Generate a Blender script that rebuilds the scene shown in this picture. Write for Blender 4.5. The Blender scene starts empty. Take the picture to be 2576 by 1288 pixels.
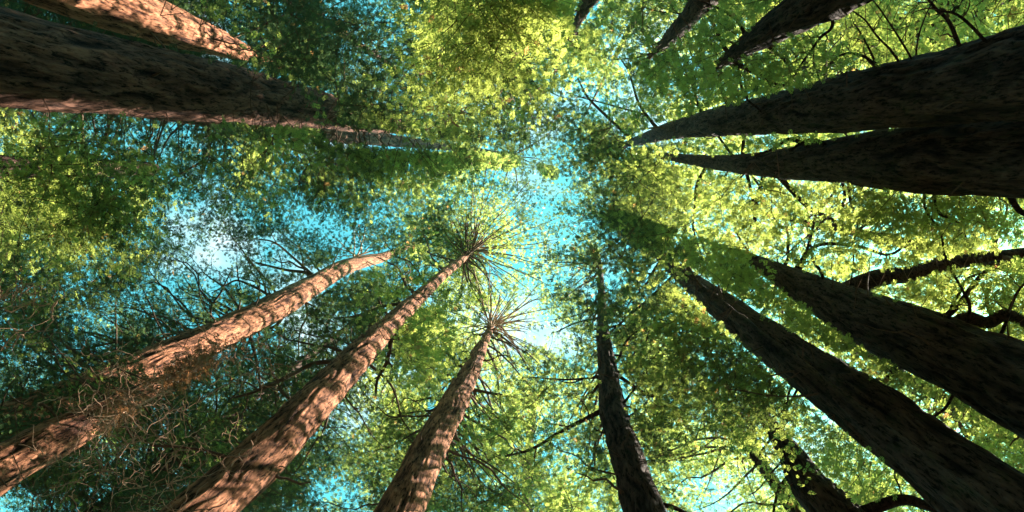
import bpy, math, random
import numpy as np
from mathutils import Vector, Matrix

rng = np.random.default_rng(11)
random.seed(11)
scene = bpy.context.scene
COL = scene.collection

# ------------------------------------------------------------------ camera
W0, H0, FPX = 2576.0, 1288.0, 20.0 / 36.0 * 2576.0
CAM = np.array([0.0, 0.0, 1.6])
zc = np.array([112.0, 214.0, -FPX]); zc /= np.linalg.norm(zc)      # zenith seen in camera axes
xc = np.array([1.0, 0, 0]); xc = xc - zc * xc.dot(zc); xc /= np.linalg.norm(xc)
yc = np.cross(zc, xc)
RW = np.stack([xc, yc, zc])                                           # camera axes -> world axes
cam_data = bpy.data.cameras.new('camera')
cam_data.lens = 20; cam_data.sensor_width = 36; cam_data.clip_start = 0.1; cam_data.clip_end = 2000
cam = bpy.data.objects.new('camera', cam_data); COL.objects.link(cam)
M = Matrix([list(r) for r in RW]).to_4x4(); M.translation = Vector(CAM)
cam.matrix_world = M
scene.camera = cam

# ------------------------------------------------------------------ sky, sun, exposure
SUN_EL, SUN_AZ = math.radians(47), math.radians(20)
SUN = np.array([math.cos(SUN_EL) * math.cos(SUN_AZ), math.cos(SUN_EL) * math.sin(SUN_AZ), math.sin(SUN_EL)])
world = bpy.data.worlds.new('World'); scene.world = world; world.use_nodes = True
wn = world.node_tree.nodes; wl = world.node_tree.links
bg = wn['Background']
sky = wn.new('ShaderNodeTexSky'); sky.sky_type = 'NISHITA'; sky.sun_disc = False
sky.sun_elevation = SUN_EL; sky.sun_rotation = math.pi / 2 - SUN_AZ
sky.air_density = 1.0; sky.dust_density = 0.6; sky.ozone_density = 1.0
tint = wn.new('ShaderNodeMix'); tint.data_type = 'RGBA'; tint.blend_type = 'MULTIPLY'
tint.inputs[0].default_value = 1.0
wl.new(sky.outputs[0], tint.inputs[6]); tint.inputs[7].default_value = (0.42, 1.35, 0.88, 1)

wtc = wn.new('ShaderNodeTexCoord'); wno = wn.new('ShaderNodeTexNoise')
wno.inputs['Scale'].default_value = 5.5; wno.inputs['Detail'].default_value = 6; wno.inputs['Roughness'].default_value = .55
wl.new(wtc.outputs['Generated'], wno.inputs['Vector'])
wr = wn.new('ShaderNodeMapRange'); wr.inputs[1].default_value = 0.50; wr.inputs[2].default_value = 0.68; wr.inputs[4].default_value = 0.55
wl.new(wno.outputs[0], wr.inputs[0])
cl = wn.new('ShaderNodeMix'); cl.data_type = 'RGBA'; wl.new(wr.outputs[0], cl.inputs[0])
wl.new(tint.outputs[2], cl.inputs[6]); cl.inputs[7].default_value = (3.2, 3.5, 3.5, 1)
wl.new(cl.outputs[2], bg.inputs[0]); bg.inputs[1].default_value = 0.062
sd = bpy.data.lights.new('sun', 'SUN'); sd.energy = 5.0; sd.angle = math.radians(0.5); sd.color = (1.0, 0.90, 0.76)
so = bpy.data.objects.new('sun', sd); COL.objects.link(so)
so.rotation_euler = Vector(SUN).to_track_quat('Z', 'Y').to_euler(); so.location = (60, 20, 60)
vs = scene.view_settings
vs.view_transform = 'Standard'; vs.look = 'None'; vs.gamma = 1; vs.use_curve_mapping = False
vs.exposure = 3.05
scene.render.engine = 'CYCLES'
scene.cycles.max_bounces = 5; scene.cycles.transmission_bounces = 3; scene.cycles.diffuse_bounces = 3

# ------------------------------------------------------------------ projection helpers
def ray(px, py):
    c = np.array([px - W0 / 2, H0 / 2 - py, -FPX])
    return RW @ c
def at_height(px, py, z):                      # world point on the line of sight at world height z
    r = ray(px, py); return CAM + r * ((z - CAM[2]) / r[2])
def at_depth(px, py, depth):
    return CAM + ray(px, py) * (depth / FPX)
def project(P):
    c = (np.atleast_2d(P) - CAM) @ RW
    dep = np.maximum(-c[:, 2], 1e-3)
    return W0 / 2 + c[:, 0] * FPX / dep, H0 / 2 - c[:, 1] * FPX / dep, dep

# ------------------------------------------------------------------ materials
def new_mat(name):
    m = bpy.data.materials.new(name); m.use_nodes = True
    nt = m.node_tree
    for n in list(nt.nodes): nt.nodes.remove(n)
    return m, nt.nodes, nt.links

def bark_material(name, ridge, furrow, moss=0.0, bump=1.0, crack=0.93):
    m, N, L = new_mat(name)
    out = N.new('ShaderNodeOutputMaterial'); b = N.new('ShaderNodeBsdfPrincipled')
    b.inputs['Roughness'].default_value = 0.95; b.inputs['Specular IOR Level'].default_value = 0.1
    tc = N.new('ShaderNodeTexCoord')
    def noise(scale, sz, detail, rough, dist=0.0):
        mp = N.new('ShaderNodeMapping'); mp.inputs['Scale'].default_value = (1, 1, sz)
        L.new(tc.outputs['Object'], mp.inputs[0])
        n = N.new('ShaderNodeTexNoise'); n.inputs['Scale'].default_value = scale; n.inputs['Detail'].default_value = detail
        n.inputs['Roughness'].default_value = rough; n.inputs['Distortion'].default_value = dist
        L.new(mp.outputs[0], n.inputs['Vector']); return n.outputs[0]
    def rng_(src, a, c, lo=0.0, hi=1.0):
        r = N.new('ShaderNodeMapRange'); r.inputs[1].default_value = a; r.inputs[2].default_value = c
        r.inputs[3].default_value = lo; r.inputs[4].default_value = hi; L.new(src, r.inputs[0]); return r.outputs[0]
    def mul(p, q, op='MULTIPLY'):
        r = N.new('ShaderNodeMath'); r.operation = op
        for k, v in enumerate((p, q)):
            if isinstance(v, float): r.inputs[k].default_value = v
            else: L.new(v, r.inputs[k])
        return r.outputs[0]
    fib = noise(19, .14, 8, .72, .3)            # long fibres
    chk = noise(12.5, .24, 9, .72, .25)          # dark checks between the plates
    big = noise(0.9, .5, 3, .5)
    at = N.new('ShaderNodeAttribute'); at.attribute_name = 'relief'
    h = mul(mul(fib, 0.5), mul(at.outputs['Fac'], 0.5), 'ADD')
    cr = N.new('ShaderNodeValToRGB')
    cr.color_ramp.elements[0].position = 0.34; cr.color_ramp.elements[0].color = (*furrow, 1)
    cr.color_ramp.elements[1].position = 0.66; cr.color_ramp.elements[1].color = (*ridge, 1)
    L.new(h, cr.inputs[0])
    k = mul(rng_(chk, .40, .50, 1 - crack, 1.0), rng_(big, .3, .7, .7, 1.25))
    mix = N.new('ShaderNodeMix'); mix.data_type = 'RGBA'; mix.blend_type = 'MULTIPLY'; mix.inputs[0].default_value = 1
    L.new(cr.outputs[0], mix.inputs[6]); L.new(k, mix.inputs[7])
    last = mix.outputs[2]
    if moss > 0:
        r3 = rng_(noise(2.3, .6, 6, .6), .55, .72, 0.0, moss)
        mm = N.new('ShaderNodeMix'); mm.data_type = 'RGBA'; L.new(r3, mm.inputs[0])
        L.new(last, mm.inputs[6]); mm.inputs[7].default_value = (0.05, 0.07, 0.03, 1); last = mm.outputs[2]
    L.new(last, b.inputs['Base Color'])
    bp = N.new('ShaderNodeBump'); bp.inputs['Strength'].default_value = bump; bp.inputs['Distance'].default_value = 0.08
    L.new(mul(mul(fib, 0.6), mul(rng_(chk, .38, .55), 0.5), 'ADD'), bp.inputs['Height']); L.new(bp.outputs[0], b.inputs['Normal'])
    L.new(b.outputs[0], out.inputs[0])
    return m

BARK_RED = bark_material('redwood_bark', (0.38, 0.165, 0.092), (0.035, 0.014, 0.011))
BARK_DARK = bark_material('shade_darkened_bark', (0.088, 0.050, 0.040), (0.010, 0.006, 0.007), moss=0.25)  # darkened bark copy, the shade on backlit trunks painted into its colour
BARK_MID = bark_material('shaded_redwood_bark', (0.15, 0.074, 0.052), (0.02, 0.011, 0.010))  # redwood bark with the shade on the left trunks painted in
BARK_TWIG = bark_material('twig_bark', (0.13, 0.085, 0.06), (0.05, 0.032, 0.026), bump=0.3, crack=.3)
BARK_PALE = bark_material('pale_branch_bark', (0.42, 0.30, 0.21), (0.20, 0.13, 0.09), bump=0.3, crack=.2)
BARK_DEAD = bark_material('dead_twig_bark', (0.42, 0.25, 0.17), (0.18, 0.10, 0.07), bump=0.3, crack=.2)

def leaf_material(inst=False):
    m, N, L = new_mat('conifer_leaf')
    out = N.new('ShaderNodeOutputMaterial')
    at = N.new('ShaderNodeAttribute'); at.attribute_name = 'tint'
    if inst: at.attribute_type = 'INSTANCER'
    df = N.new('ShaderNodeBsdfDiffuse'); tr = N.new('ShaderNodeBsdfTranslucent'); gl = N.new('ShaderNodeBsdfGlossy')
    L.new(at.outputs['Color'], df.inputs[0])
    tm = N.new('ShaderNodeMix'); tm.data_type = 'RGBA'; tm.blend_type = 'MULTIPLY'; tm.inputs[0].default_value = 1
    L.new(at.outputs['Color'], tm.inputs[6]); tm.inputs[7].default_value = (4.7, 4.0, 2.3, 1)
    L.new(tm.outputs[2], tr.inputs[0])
    m1 = N.new('ShaderNodeMixShader'); m1.inputs[0].default_value = 0.55
    L.new(df.outputs[0], m1.inputs[1]); L.new(tr.outputs[0], m1.inputs[2])
    gl.inputs['Roughness'].default_value = 0.45; gl.inputs[0].default_value = (0.6, 0.65, 0.6, 1)
    m2 = N.new('ShaderNodeMixShader'); m2.inputs[0].default_value = 0.05
    L.new(m1.outputs[0], m2.inputs[1]); L.new(gl.outputs[0], m2.inputs[2])
    L.new(m2.outputs[0], out.inputs[0])
    return m
LEAF = leaf_material(); LEAF_I = leaf_material(True)

# ------------------------------------------------------------------ mesh helpers
def mesh_np(name, V, loops, sizes, mat, smooth=False, attrs=None):
    me = bpy.data.meshes.new(name)
    V = np.asarray(V, np.float32); loops = np.asarray(loops, np.int32).ravel(); sizes = np.asarray(sizes, np.int32)
    me.vertices.add(len(V)); me.vertices.foreach_set('co', V.ravel())
    me.loops.add(len(loops)); me.loops.foreach_set('vertex_index', loops)
    me.polygons.add(len(sizes))
    st = np.zeros(len(sizes), np.int32); st[1:] = np.cumsum(sizes)[:-1]
    me.polygons.foreach_set('loop_start', st)
    if smooth: me.polygons.foreach_set('use_smooth', np.ones(len(sizes), bool))
    me.update(calc_edges=True)
    for an, (typ, data) in (attrs or {}).items():
        a = me.attributes.new(an, typ, 'POINT')
        a.data.foreach_set('color' if 'COLOR' in typ else 'value', np.asarray(data, np.float32).ravel())
    me.materials.append(mat)
    return me

def link(name, me, parent=None, loc=None):
    o = bpy.data.objects.new(name, me); COL.objects.link(o)
    if parent is not None: o.parent = parent
    if loc is not None: o.location = loc
    return o

def vnoise(u, v, pu, seed):                    # value noise, periodic in u with integer period pu
    r = np.random.default_rng(seed); T = r.random((pu, 1024))
    ui = np.floor(u).astype(int); vi = np.floor(v).astype(int)
    fu = u - ui; fv = v - vi; fu = fu * fu * (3 - 2 * fu); fv = fv * fv * (3 - 2 * fv)
    a = T[ui % pu, vi % 1024]; b = T[(ui + 1) % pu, vi % 1024]
    c = T[ui % pu, (vi + 1) % 1024]; d = T[(ui + 1) % pu, (vi + 1) % 1024]
    return (a * (1 - fu) + b * fu) * (1 - fv) + (c * (1 - fu) + d * fu) * fv

def tube(pts, rad, sides=6, twist=0.0):
    pts = np.asarray(pts, float); n = len(pts); rad = np.asarray(rad, float)
    T = np.gradient(pts, axis=0); T /= np.linalg.norm(T, axis=1)[:, None] + 1e-9
    ref = np.array([0.0, 0, 1]) if abs(T[0, 2]) < 0.9 else np.array([1.0, 0, 0])
    A = np.zeros_like(T)
    a = ref - T[0] * ref.dot(T[0]); a /= np.linalg.norm(a)
    for i in range(n):
        a = a - T[i] * a.dot(T[i]); a /= np.linalg.norm(a) + 1e-9; A[i] = a
    B = np.cross(T, A)
    th = np.arange(sides) * 2 * math.pi / sides
    V = pts[:, None, :] + rad[:, None, None] * (np.cos(th)[None, :, None] * A[:, None, :] + np.sin(th)[None, :, None] * B[:, None, :])
    V = V.reshape(-1, 3)
    i = np.arange(n - 1)[:, None] * sides; j = np.arange(sides)[None, :]; j2 = (j + 1) % sides
    F = np.stack([i + j, i + j2, i + sides + j2, i + sides + j], -1).reshape(-1, 4)
    return V, F

class Tubes:
    def __init__(s): s.V = []; s.F = []; s.n = 0
    def add(s, pts, rad, sides=5):
        V, F = tube(pts, rad, sides); s.V.append(V); s.F.append(F + s.n); s.n += len(V)
    def build(s, name, mat, parent, origin, kind=None):
        if not s.V: return None
        V = np.concatenate(s.V) - origin; F = np.concatenate(s.F)
        rel = np.full(len(V), 0.55)
        o = link(name, mesh_np(name, V, F, np.full(len(F), 4), mat, True, {'relief': ('FLOAT', rel)}), parent)
        if kind: o['kind'] = kind
        return o

def spline(P, n):                              # smooth curve through P (Catmull-Rom, chordal parameter)
    P = np.asarray(P, float)
    Q = np.vstack([2 * P[0] - P[1], P, 2 * P[-1] - P[-2]])
    out = []
    for i in range(1, len(Q) - 2):
        t = np.linspace(0, 1, n, endpoint=False)[:, None]
        a, b, c, d = Q[i - 1], Q[i], Q[i + 1], Q[i + 2]
        out.append(0.5 * ((2 * b) + (c - a) * t + (2 * a - 5 * b + 4 * c - d) * t ** 2 + (3 * b - a - 3 * c + d) * t ** 3))
    out.append(P[-1][None]); return np.vstack(out)

def wiggle_path(p0, p1, n=7, amp=0.12, sag=0.0):
    p0 = np.asarray(p0, float); p1 = np.asarray(p1, float)
    t = np.linspace(0, 1, n)[:, None]; L = np.linalg.norm(p1 - p0)
    P = p0 + (p1 - p0) * t
    k = rng.normal(0, 1, (4, 3)) * amp * L * 0.35
    P += np.sin(math.pi * t) * k[0] + np.sin(2 * math.pi * t) * k[1] * .6 + np.sin(4 * math.pi * t) * k[2] * .3
    P[:, 2] += sag * L * np.sin(math.pi * t[:, 0])
    return P

# ------------------------------------------------------------------ ground
def build_ground():
    n = 90; s = np.linspace(-1, 1, n); s = np.sign(s) * np.abs(s) ** 2.2 * 900
    X, Y = np.meshgrid(s, s, indexing='ij')
    Z = 0.18 * np.sin(X * .31 + 1) * np.cos(Y * .27) + 0.08 * np.sin(X * 1.1) * np.sin(Y * .9)
    Z *= np.exp(-(X ** 2 + Y ** 2) / 200 ** 2)
    V = np.stack([X, Y, Z - .1], -1).reshape(-1, 3)
    i = np.arange(n - 1)[:, None] * n; j = np.arange(n - 1)[None, :]
    F = np.stack([i + j, i + n + j, i + n + j + 1, i + j + 1], -1).reshape(-1, 4)
    m, N, L = new_mat('forest_floor')
    out = N.new('ShaderNodeOutputMaterial'); b = N.new('ShaderNodeBsdfPrincipled'); b.inputs['Roughness'].default_value = 1
    tc = N.new('ShaderNodeTexCoord'); nz = N.new('ShaderNodeTexNoise'); nz.inputs['Scale'].default_value = 3; nz.inputs['Detail'].default_value = 10
    L.new(tc.outputs['Object'], nz.inputs['Vector'])
    cr = N.new('ShaderNodeValToRGB'); cr.color_ramp.elements[0].color = (0.018, 0.012, 0.008, 1); cr.color_ramp.elements[0].position = .35
    cr.color_ramp.elements[1].color = (0.07, 0.042, 0.025, 1); cr.color_ramp.elements[1].position = .65
    L.new(nz.outputs[0], cr.inputs[0]); L.new(cr.outputs[0], b.inputs['Base Color']); L.new(b.outputs[0], out.inputs[0])
    o = link('ground', mesh_np('ground', V, F, np.full(len(F), 4), m, True)); o['kind'] = 'structure'
build_ground()

# ------------------------------------------------------------------ trees: trunks
TREES = []
class Tree: pass

def make_trunk(name, label, cat, pts, D0, bark, around=96, lit=None, group=None, ext=1.22, amp=0.07, clean=None, drift=None, seed=0):
    """pts: (px, py, width px) from low to high along the trunk as the photograph shows it."""
    t = Tree(); t.bark = bark
    p0 = at_depth(pts[0][0], pts[0][1], D0 * FPX / pts[0][2])
    d0 = math.hypot(p0[0], p0[1])
    P = []; Rr = []
    for k, (px, py, w) in enumerate(pts):
        r = ray(px, py); s = d0 / math.hypot(r[0], r[1])
        if drift: s *= drift[k]
        q = CAM + r * s; P.append(q)
        dep = project(q)[2][0]; Rr.append(w * dep / FPX / 2)
    P = np.array(P); Rr = np.array(Rr)
    for k in range(1, len(Rr)): Rr[k] = min(Rr[k], Rr[k - 1])
    t.vis = P.copy(); t.visr = Rr.copy()
    # down to the ground
    base = np.array([P[0][0], P[0][1], 0.0]); v0 = P[1] - P[0]
    lean = v0[:2] / max(v0[2], 1) * 0.5
    base[:2] -= lean * P[0][2]
    low = base + (P[0] - base) * 0.4
    # up past the last visible point
    v = P[-1] - P[0]; v = v / v[2]
    top = P[-1] + v * (P[-1][2] * (ext - 1))
    Pz = np.vstack([[base - [0, 0, .4]], [low], P, [top]])
    Rz = np.concatenate([[Rr[0] * 1.35], [Rr[0] * 1.1], Rr, [0.05]])
    z = Pz[:, 2]
    # dense rows
    zs = [z[0]]; zlow = P[0][2] * 0.8
    while zs[-1] < z[-1]:
        zz = zs[-1]
        step = 0.5 if zz < zlow else 0.10 + 0.35 * max(0, (zz - zlow)) / 35
        if around < 90: step *= 1.5
        zs.append(zz + step)
    zs[-1] = z[-1]; zs = np.array(zs)
    C = spline(Pz, 16); Rc = spline(np.stack([Rz, Rz * 0], 1), 16)[:, 0]
    o_ = np.argsort(C[:, 2])
    cx = np.interp(zs, C[o_, 2], C[o_, 0]); cy = np.interp(zs, C[o_, 2], C[o_, 1]); rr = np.maximum(np.interp(zs, C[o_, 2], Rc[o_]), .03)
    t.axis = np.stack([cx, cy, zs], 1); t.rad = rr
    t.base = np.array([base[0], base[1], 0.0]); t.top = z[-1]
    # bark relief
    rb = float(np.median(rr[:max(3, len(rr) // 2)])); circ = 2 * math.pi * rb
    k1 = max(8, int(circ / 0.20)); k2 = max(3, int(circ / 0.9)); k3 = k1 * 2
    th = np.linspace(0, 1, around, endpoint=False)
    U, Z = np.meshgrid(th, zs)
    warp = (vnoise(U * k2, Z / 1.3, k2, seed + 1) - .5) * 0.40 / k2 + (vnoise(U * k2 * 2, Z / .55, k2 * 2, seed + 5) - .5) * 0.15 / k2
    U2 = U + warp
    n1 = 1 - np.abs(2 * vnoise(U2 * k1, Z / 1.5, k1, seed + 2) - 1)
    n3 = vnoise(U2 * k3, Z / 0.5, k3, seed + 3)
    n0 = vnoise(U * k2, Z / 2.5, k2, seed + 4)
    rel = np.clip(0.6 * n1 + 0.4 * n3, 0, 1)
    fade = np.clip(rr / rb, .2, 1)[:, None]
    R = rr[:, None] * (1 + 0.13 * (n0 - .5)) + (rel - .6) * amp * 2 * fade
    flare = np.clip(1 - zs / 3.0, 0, 1)[:, None] ** 2
    R *= 1 + flare * (0.25 + 0.12 * np.cos(U * 2 * math.pi * 5 + seed))
    X = cx[:, None] + R * np.cos(U * 2 * math.pi); Y = cy[:, None] + R * np.sin(U * 2 * math.pi)
    V = np.stack([X, Y, Z], -1).reshape(-1, 3) - t.base
    n = len(zs); a = around
    i = np.arange(n - 1)[:, None] * a; j = np.arange(a)[None, :]; j2 = (j + 1) % a
    F = np.stack([i + j, i + j2, i + a + j2, i + a + j], -1).reshape(-1, 4)
    root = bpy.data.objects.new(name, None); COL.objects.link(root); root.location = t.base
    root['label'] = label; root['category'] = cat
    if group: root['group'] = group
    link('trunk', mesh_np('trunk', V, F, np.full(len(F), 4), bark, True, {'relief': ('FLOAT', rel.ravel())}), root)
    t.root = root; t.lit = lit; t.clean = clean; t.name = name
    TREES.append(t); return t

G_ = 'redwood trees ringed around the viewer'
T = {}
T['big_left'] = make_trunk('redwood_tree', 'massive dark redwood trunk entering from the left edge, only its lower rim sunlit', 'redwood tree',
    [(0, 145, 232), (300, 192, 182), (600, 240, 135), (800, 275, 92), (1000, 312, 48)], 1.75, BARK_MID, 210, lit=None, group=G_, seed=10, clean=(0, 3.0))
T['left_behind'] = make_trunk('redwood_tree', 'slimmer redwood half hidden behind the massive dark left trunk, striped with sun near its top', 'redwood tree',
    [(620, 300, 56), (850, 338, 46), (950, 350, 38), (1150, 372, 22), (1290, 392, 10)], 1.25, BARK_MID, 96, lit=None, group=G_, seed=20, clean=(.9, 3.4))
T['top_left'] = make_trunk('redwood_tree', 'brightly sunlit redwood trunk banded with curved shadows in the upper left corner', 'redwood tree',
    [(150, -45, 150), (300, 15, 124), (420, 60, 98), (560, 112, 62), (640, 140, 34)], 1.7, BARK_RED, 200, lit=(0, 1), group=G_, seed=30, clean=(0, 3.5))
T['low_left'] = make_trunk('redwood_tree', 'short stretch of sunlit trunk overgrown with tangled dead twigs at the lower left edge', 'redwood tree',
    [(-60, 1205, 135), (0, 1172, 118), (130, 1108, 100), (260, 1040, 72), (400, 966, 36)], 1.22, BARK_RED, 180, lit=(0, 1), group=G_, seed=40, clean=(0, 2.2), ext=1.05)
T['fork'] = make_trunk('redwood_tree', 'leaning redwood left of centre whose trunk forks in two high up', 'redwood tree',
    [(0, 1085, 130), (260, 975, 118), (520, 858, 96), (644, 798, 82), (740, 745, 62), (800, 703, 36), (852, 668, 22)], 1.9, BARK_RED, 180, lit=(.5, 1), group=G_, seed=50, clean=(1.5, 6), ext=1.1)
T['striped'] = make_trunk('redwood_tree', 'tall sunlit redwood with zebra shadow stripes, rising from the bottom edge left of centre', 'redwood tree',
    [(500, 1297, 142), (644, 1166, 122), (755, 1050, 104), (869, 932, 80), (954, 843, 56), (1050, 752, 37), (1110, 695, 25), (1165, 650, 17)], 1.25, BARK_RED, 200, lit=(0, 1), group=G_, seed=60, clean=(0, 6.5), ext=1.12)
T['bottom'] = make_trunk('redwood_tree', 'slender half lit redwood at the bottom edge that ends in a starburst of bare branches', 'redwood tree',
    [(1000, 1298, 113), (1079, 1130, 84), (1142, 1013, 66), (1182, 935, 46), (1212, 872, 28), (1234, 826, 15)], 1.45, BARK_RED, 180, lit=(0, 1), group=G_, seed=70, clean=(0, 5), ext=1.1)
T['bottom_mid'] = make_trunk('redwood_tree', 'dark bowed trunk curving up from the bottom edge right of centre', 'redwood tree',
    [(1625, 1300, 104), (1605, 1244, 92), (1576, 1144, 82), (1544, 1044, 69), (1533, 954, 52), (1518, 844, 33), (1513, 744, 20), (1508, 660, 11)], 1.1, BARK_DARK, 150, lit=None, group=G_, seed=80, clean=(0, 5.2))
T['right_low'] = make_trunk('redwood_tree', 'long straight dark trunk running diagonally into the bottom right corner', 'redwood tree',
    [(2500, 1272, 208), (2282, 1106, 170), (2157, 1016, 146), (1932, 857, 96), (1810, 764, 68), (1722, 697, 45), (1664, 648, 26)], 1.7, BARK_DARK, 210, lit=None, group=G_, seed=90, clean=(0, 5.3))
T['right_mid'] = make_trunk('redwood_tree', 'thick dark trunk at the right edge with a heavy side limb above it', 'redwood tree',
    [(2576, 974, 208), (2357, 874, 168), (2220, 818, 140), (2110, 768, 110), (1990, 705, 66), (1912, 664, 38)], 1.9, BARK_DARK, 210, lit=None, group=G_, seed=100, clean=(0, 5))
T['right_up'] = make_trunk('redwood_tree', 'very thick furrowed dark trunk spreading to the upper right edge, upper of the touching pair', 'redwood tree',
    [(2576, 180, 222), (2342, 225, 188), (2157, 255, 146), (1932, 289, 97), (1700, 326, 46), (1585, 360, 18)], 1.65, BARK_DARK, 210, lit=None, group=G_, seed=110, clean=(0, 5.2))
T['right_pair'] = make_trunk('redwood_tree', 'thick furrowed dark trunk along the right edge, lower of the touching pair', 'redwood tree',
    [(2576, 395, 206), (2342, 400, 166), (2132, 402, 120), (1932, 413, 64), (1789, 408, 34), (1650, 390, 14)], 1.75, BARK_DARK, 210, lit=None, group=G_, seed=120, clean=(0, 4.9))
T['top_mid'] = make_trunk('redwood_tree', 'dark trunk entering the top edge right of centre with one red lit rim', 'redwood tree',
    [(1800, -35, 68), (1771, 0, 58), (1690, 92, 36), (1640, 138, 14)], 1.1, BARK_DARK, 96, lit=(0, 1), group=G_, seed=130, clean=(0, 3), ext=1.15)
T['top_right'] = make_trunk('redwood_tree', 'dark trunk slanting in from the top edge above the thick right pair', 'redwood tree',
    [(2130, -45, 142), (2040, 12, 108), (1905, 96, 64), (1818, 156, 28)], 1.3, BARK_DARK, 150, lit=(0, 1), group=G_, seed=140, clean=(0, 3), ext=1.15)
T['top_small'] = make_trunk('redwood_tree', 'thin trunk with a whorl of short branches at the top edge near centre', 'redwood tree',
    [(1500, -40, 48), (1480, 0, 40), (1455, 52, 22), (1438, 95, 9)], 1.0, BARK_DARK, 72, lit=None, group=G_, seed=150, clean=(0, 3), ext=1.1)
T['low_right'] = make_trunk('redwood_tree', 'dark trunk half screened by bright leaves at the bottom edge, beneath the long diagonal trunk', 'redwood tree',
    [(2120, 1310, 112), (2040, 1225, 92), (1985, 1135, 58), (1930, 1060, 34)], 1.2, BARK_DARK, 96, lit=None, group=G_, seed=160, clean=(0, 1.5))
T['thin_low'] = make_trunk('redwood_tree', 'thin shaded trunk low in the middle, between the starburst tree and the bowed trunk', 'redwood tree',
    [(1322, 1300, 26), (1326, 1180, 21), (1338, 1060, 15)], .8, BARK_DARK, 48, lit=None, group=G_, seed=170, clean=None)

# trees farther off, mostly foliage in view
BG = [
 ('young dark fir filling the shade left of the massive left trunk tip', (330, 150, 24), .5),
 ('bushy sunlit conifer low at the left edge under the massive trunk', (-60, 420, 60), .6),
 ('dark conifer whose crown fills the gap between the two upper left trunks', (820, 60, 20), .5),
 ('bright yellow green conifer crown hanging from the top edge left of centre', (1180, -60, 44), .6),
 ('conifer filling the lower left corner behind the tangled twigs', (330, 1230, 40), .6),
 ('pale sunlit conifer between the bowed trunk and the long diagonal trunk', (1770, 960, 18), .5),
 ('conifer with fine twiggy crown at the right edge between the trunks', (2420, 640, 34), .6),
 ('conifer with fine twiggy crown in the upper right corner', (2420, 30, 38), .6),
 ('conifer seen as a wedge of leaves between the two lower right trunks', (2300, 960, 26), .5),
 ('conifer crown above the upper right trunk pair', (1960, 190, 18), .5),
 ('slender conifer whose crown closes the right side of the sky gap', (1560, 560, 9), .4),
 ('conifer crown at the top edge between the small whorled tree and the red rimmed trunk', (1590, 60, 16), .5),
]
SHORT = {1: (.9, .8, .7)}
for k, (lab, (px, py, w), D) in enumerate(BG):
    vx, vy = 1400, 430
    pts = [(px, py, w)]
    for f in SHORT.get(k, (.75, .5, .35)):
        pts.append((vx + (px - vx) * f, vy + (py - vy) * f, w * f * (0.25 + .75 * f)))
    t = make_trunk('conifer_tree', lab, 'conifer tree', pts, D, BARK_DARK, 32, lit=None, group='background conifers filling the canopy', seed=300 + 7 * k, ext=1.02)
    t.bgtree = True

# second stem of the forked tree
def stem_between(tree, pts, name='stem', bark=None, sides=40, hh=None):
    P = []; Rr = []
    d0 = math.hypot(*(tree.vis[3][:2]))
    for px, py, w in pts:
        r = ray(px, py); q = CAM + r * d0 / math.hypot(r[0], r[1]); P.append(q); Rr.append(w * project(q)[2][0] / FPX / 2)
    C = spline(P, 10); R = spline(np.stack([Rr, Rr], 1), 10)[:, 0]
    V, F = tube(C, np.maximum(R, .03), sides)
    nz = rng.random(len(V)) * .5 + .3
    o = link(name, mesh_np(name, V - tree.base, F, np.full(len(F), 4), bark or tree.bark, True, {'relief': ('FLOAT', nz)}), tree.root)
    return C, R
forkC, forkR = stem_between(T['fork'], [(640, 815, 50), (744, 752, 46), (810, 708, 42), (870, 672, 37), (925, 655, 30), (968, 645, 23), (1040, 612, 10)])

# ------------------------------------------------------------------ explicit branches the photograph shows
def tree_height_at(t, px, py):
    X, Y, D = project(t.axis)
    up = t.axis[:, 2] > 2
    i = np.argmin(np.where(up, (X - px) ** 2 + (Y - py) ** 2, 1e12)); return t.axis[i], t.rad[i]

def shown_branch(key, pts, w0, w1, rise=0.25, forks=3):
    t = T[key]; a, ra = tree_height_at(t, *pts[0])
    P = [a]; L = 0; prev = at_height(pts[0][0], pts[0][1], a[2])
    P[0] = a * .6 + prev * .4 if np.linalg.norm(a - prev) < 2 * ra + .3 else prev
    z = a[2]
    for px, py in pts[1:]:
        q = at_height(px, py, z); s = np.linalg.norm(q[:2] - prev[:2]); z += rise * s
        q = at_height(px, py, z); P.append(q); prev = q
    C = spline(P, 6); n = len(C)
    dep = project(C)[2]
    R = np.interp(np.linspace(0, 1, n), [0, .15, 1], [w0 * 1.3, w0, w1]) * dep / FPX / 2
    V, F = tube(C, R, 9)
    if w0 > 4.5: CLEAR.append((C.copy(), R.copy()))
    base = t.base
    link('branch', mesh_np('branch', V - base, F, np.full(len(F), 4), BARK_DARK if t.bark is BARK_DARK else BARK_TWIG, True,
         {'relief': ('FLOAT', rng.random(len(V)) * .4 + .3)}), t.root)
    for _ in range(forks):
        i = rng.integers(n // 4, n - 1); T_ = C[min(i + 1, n - 1)] - C[i - 1]; T_ /= np.linalg.norm(T_)
        side = rng.normal(0, 1, 3); side -= T_ * side.dot(T_); side /= np.linalg.norm(side)
        L = rng.uniform(.2, .38) * np.linalg.norm(C[-1] - C[0])
        e = C[i] + (T_ * .6 + side * .8) * L
        k = rng.integers(6, 9)
        W = wiggle_path(C[i], e, k, .25)
        t.tw.add(W, np.linspace(R[i] * .6, R[i] * .18, k), 5)

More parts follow.
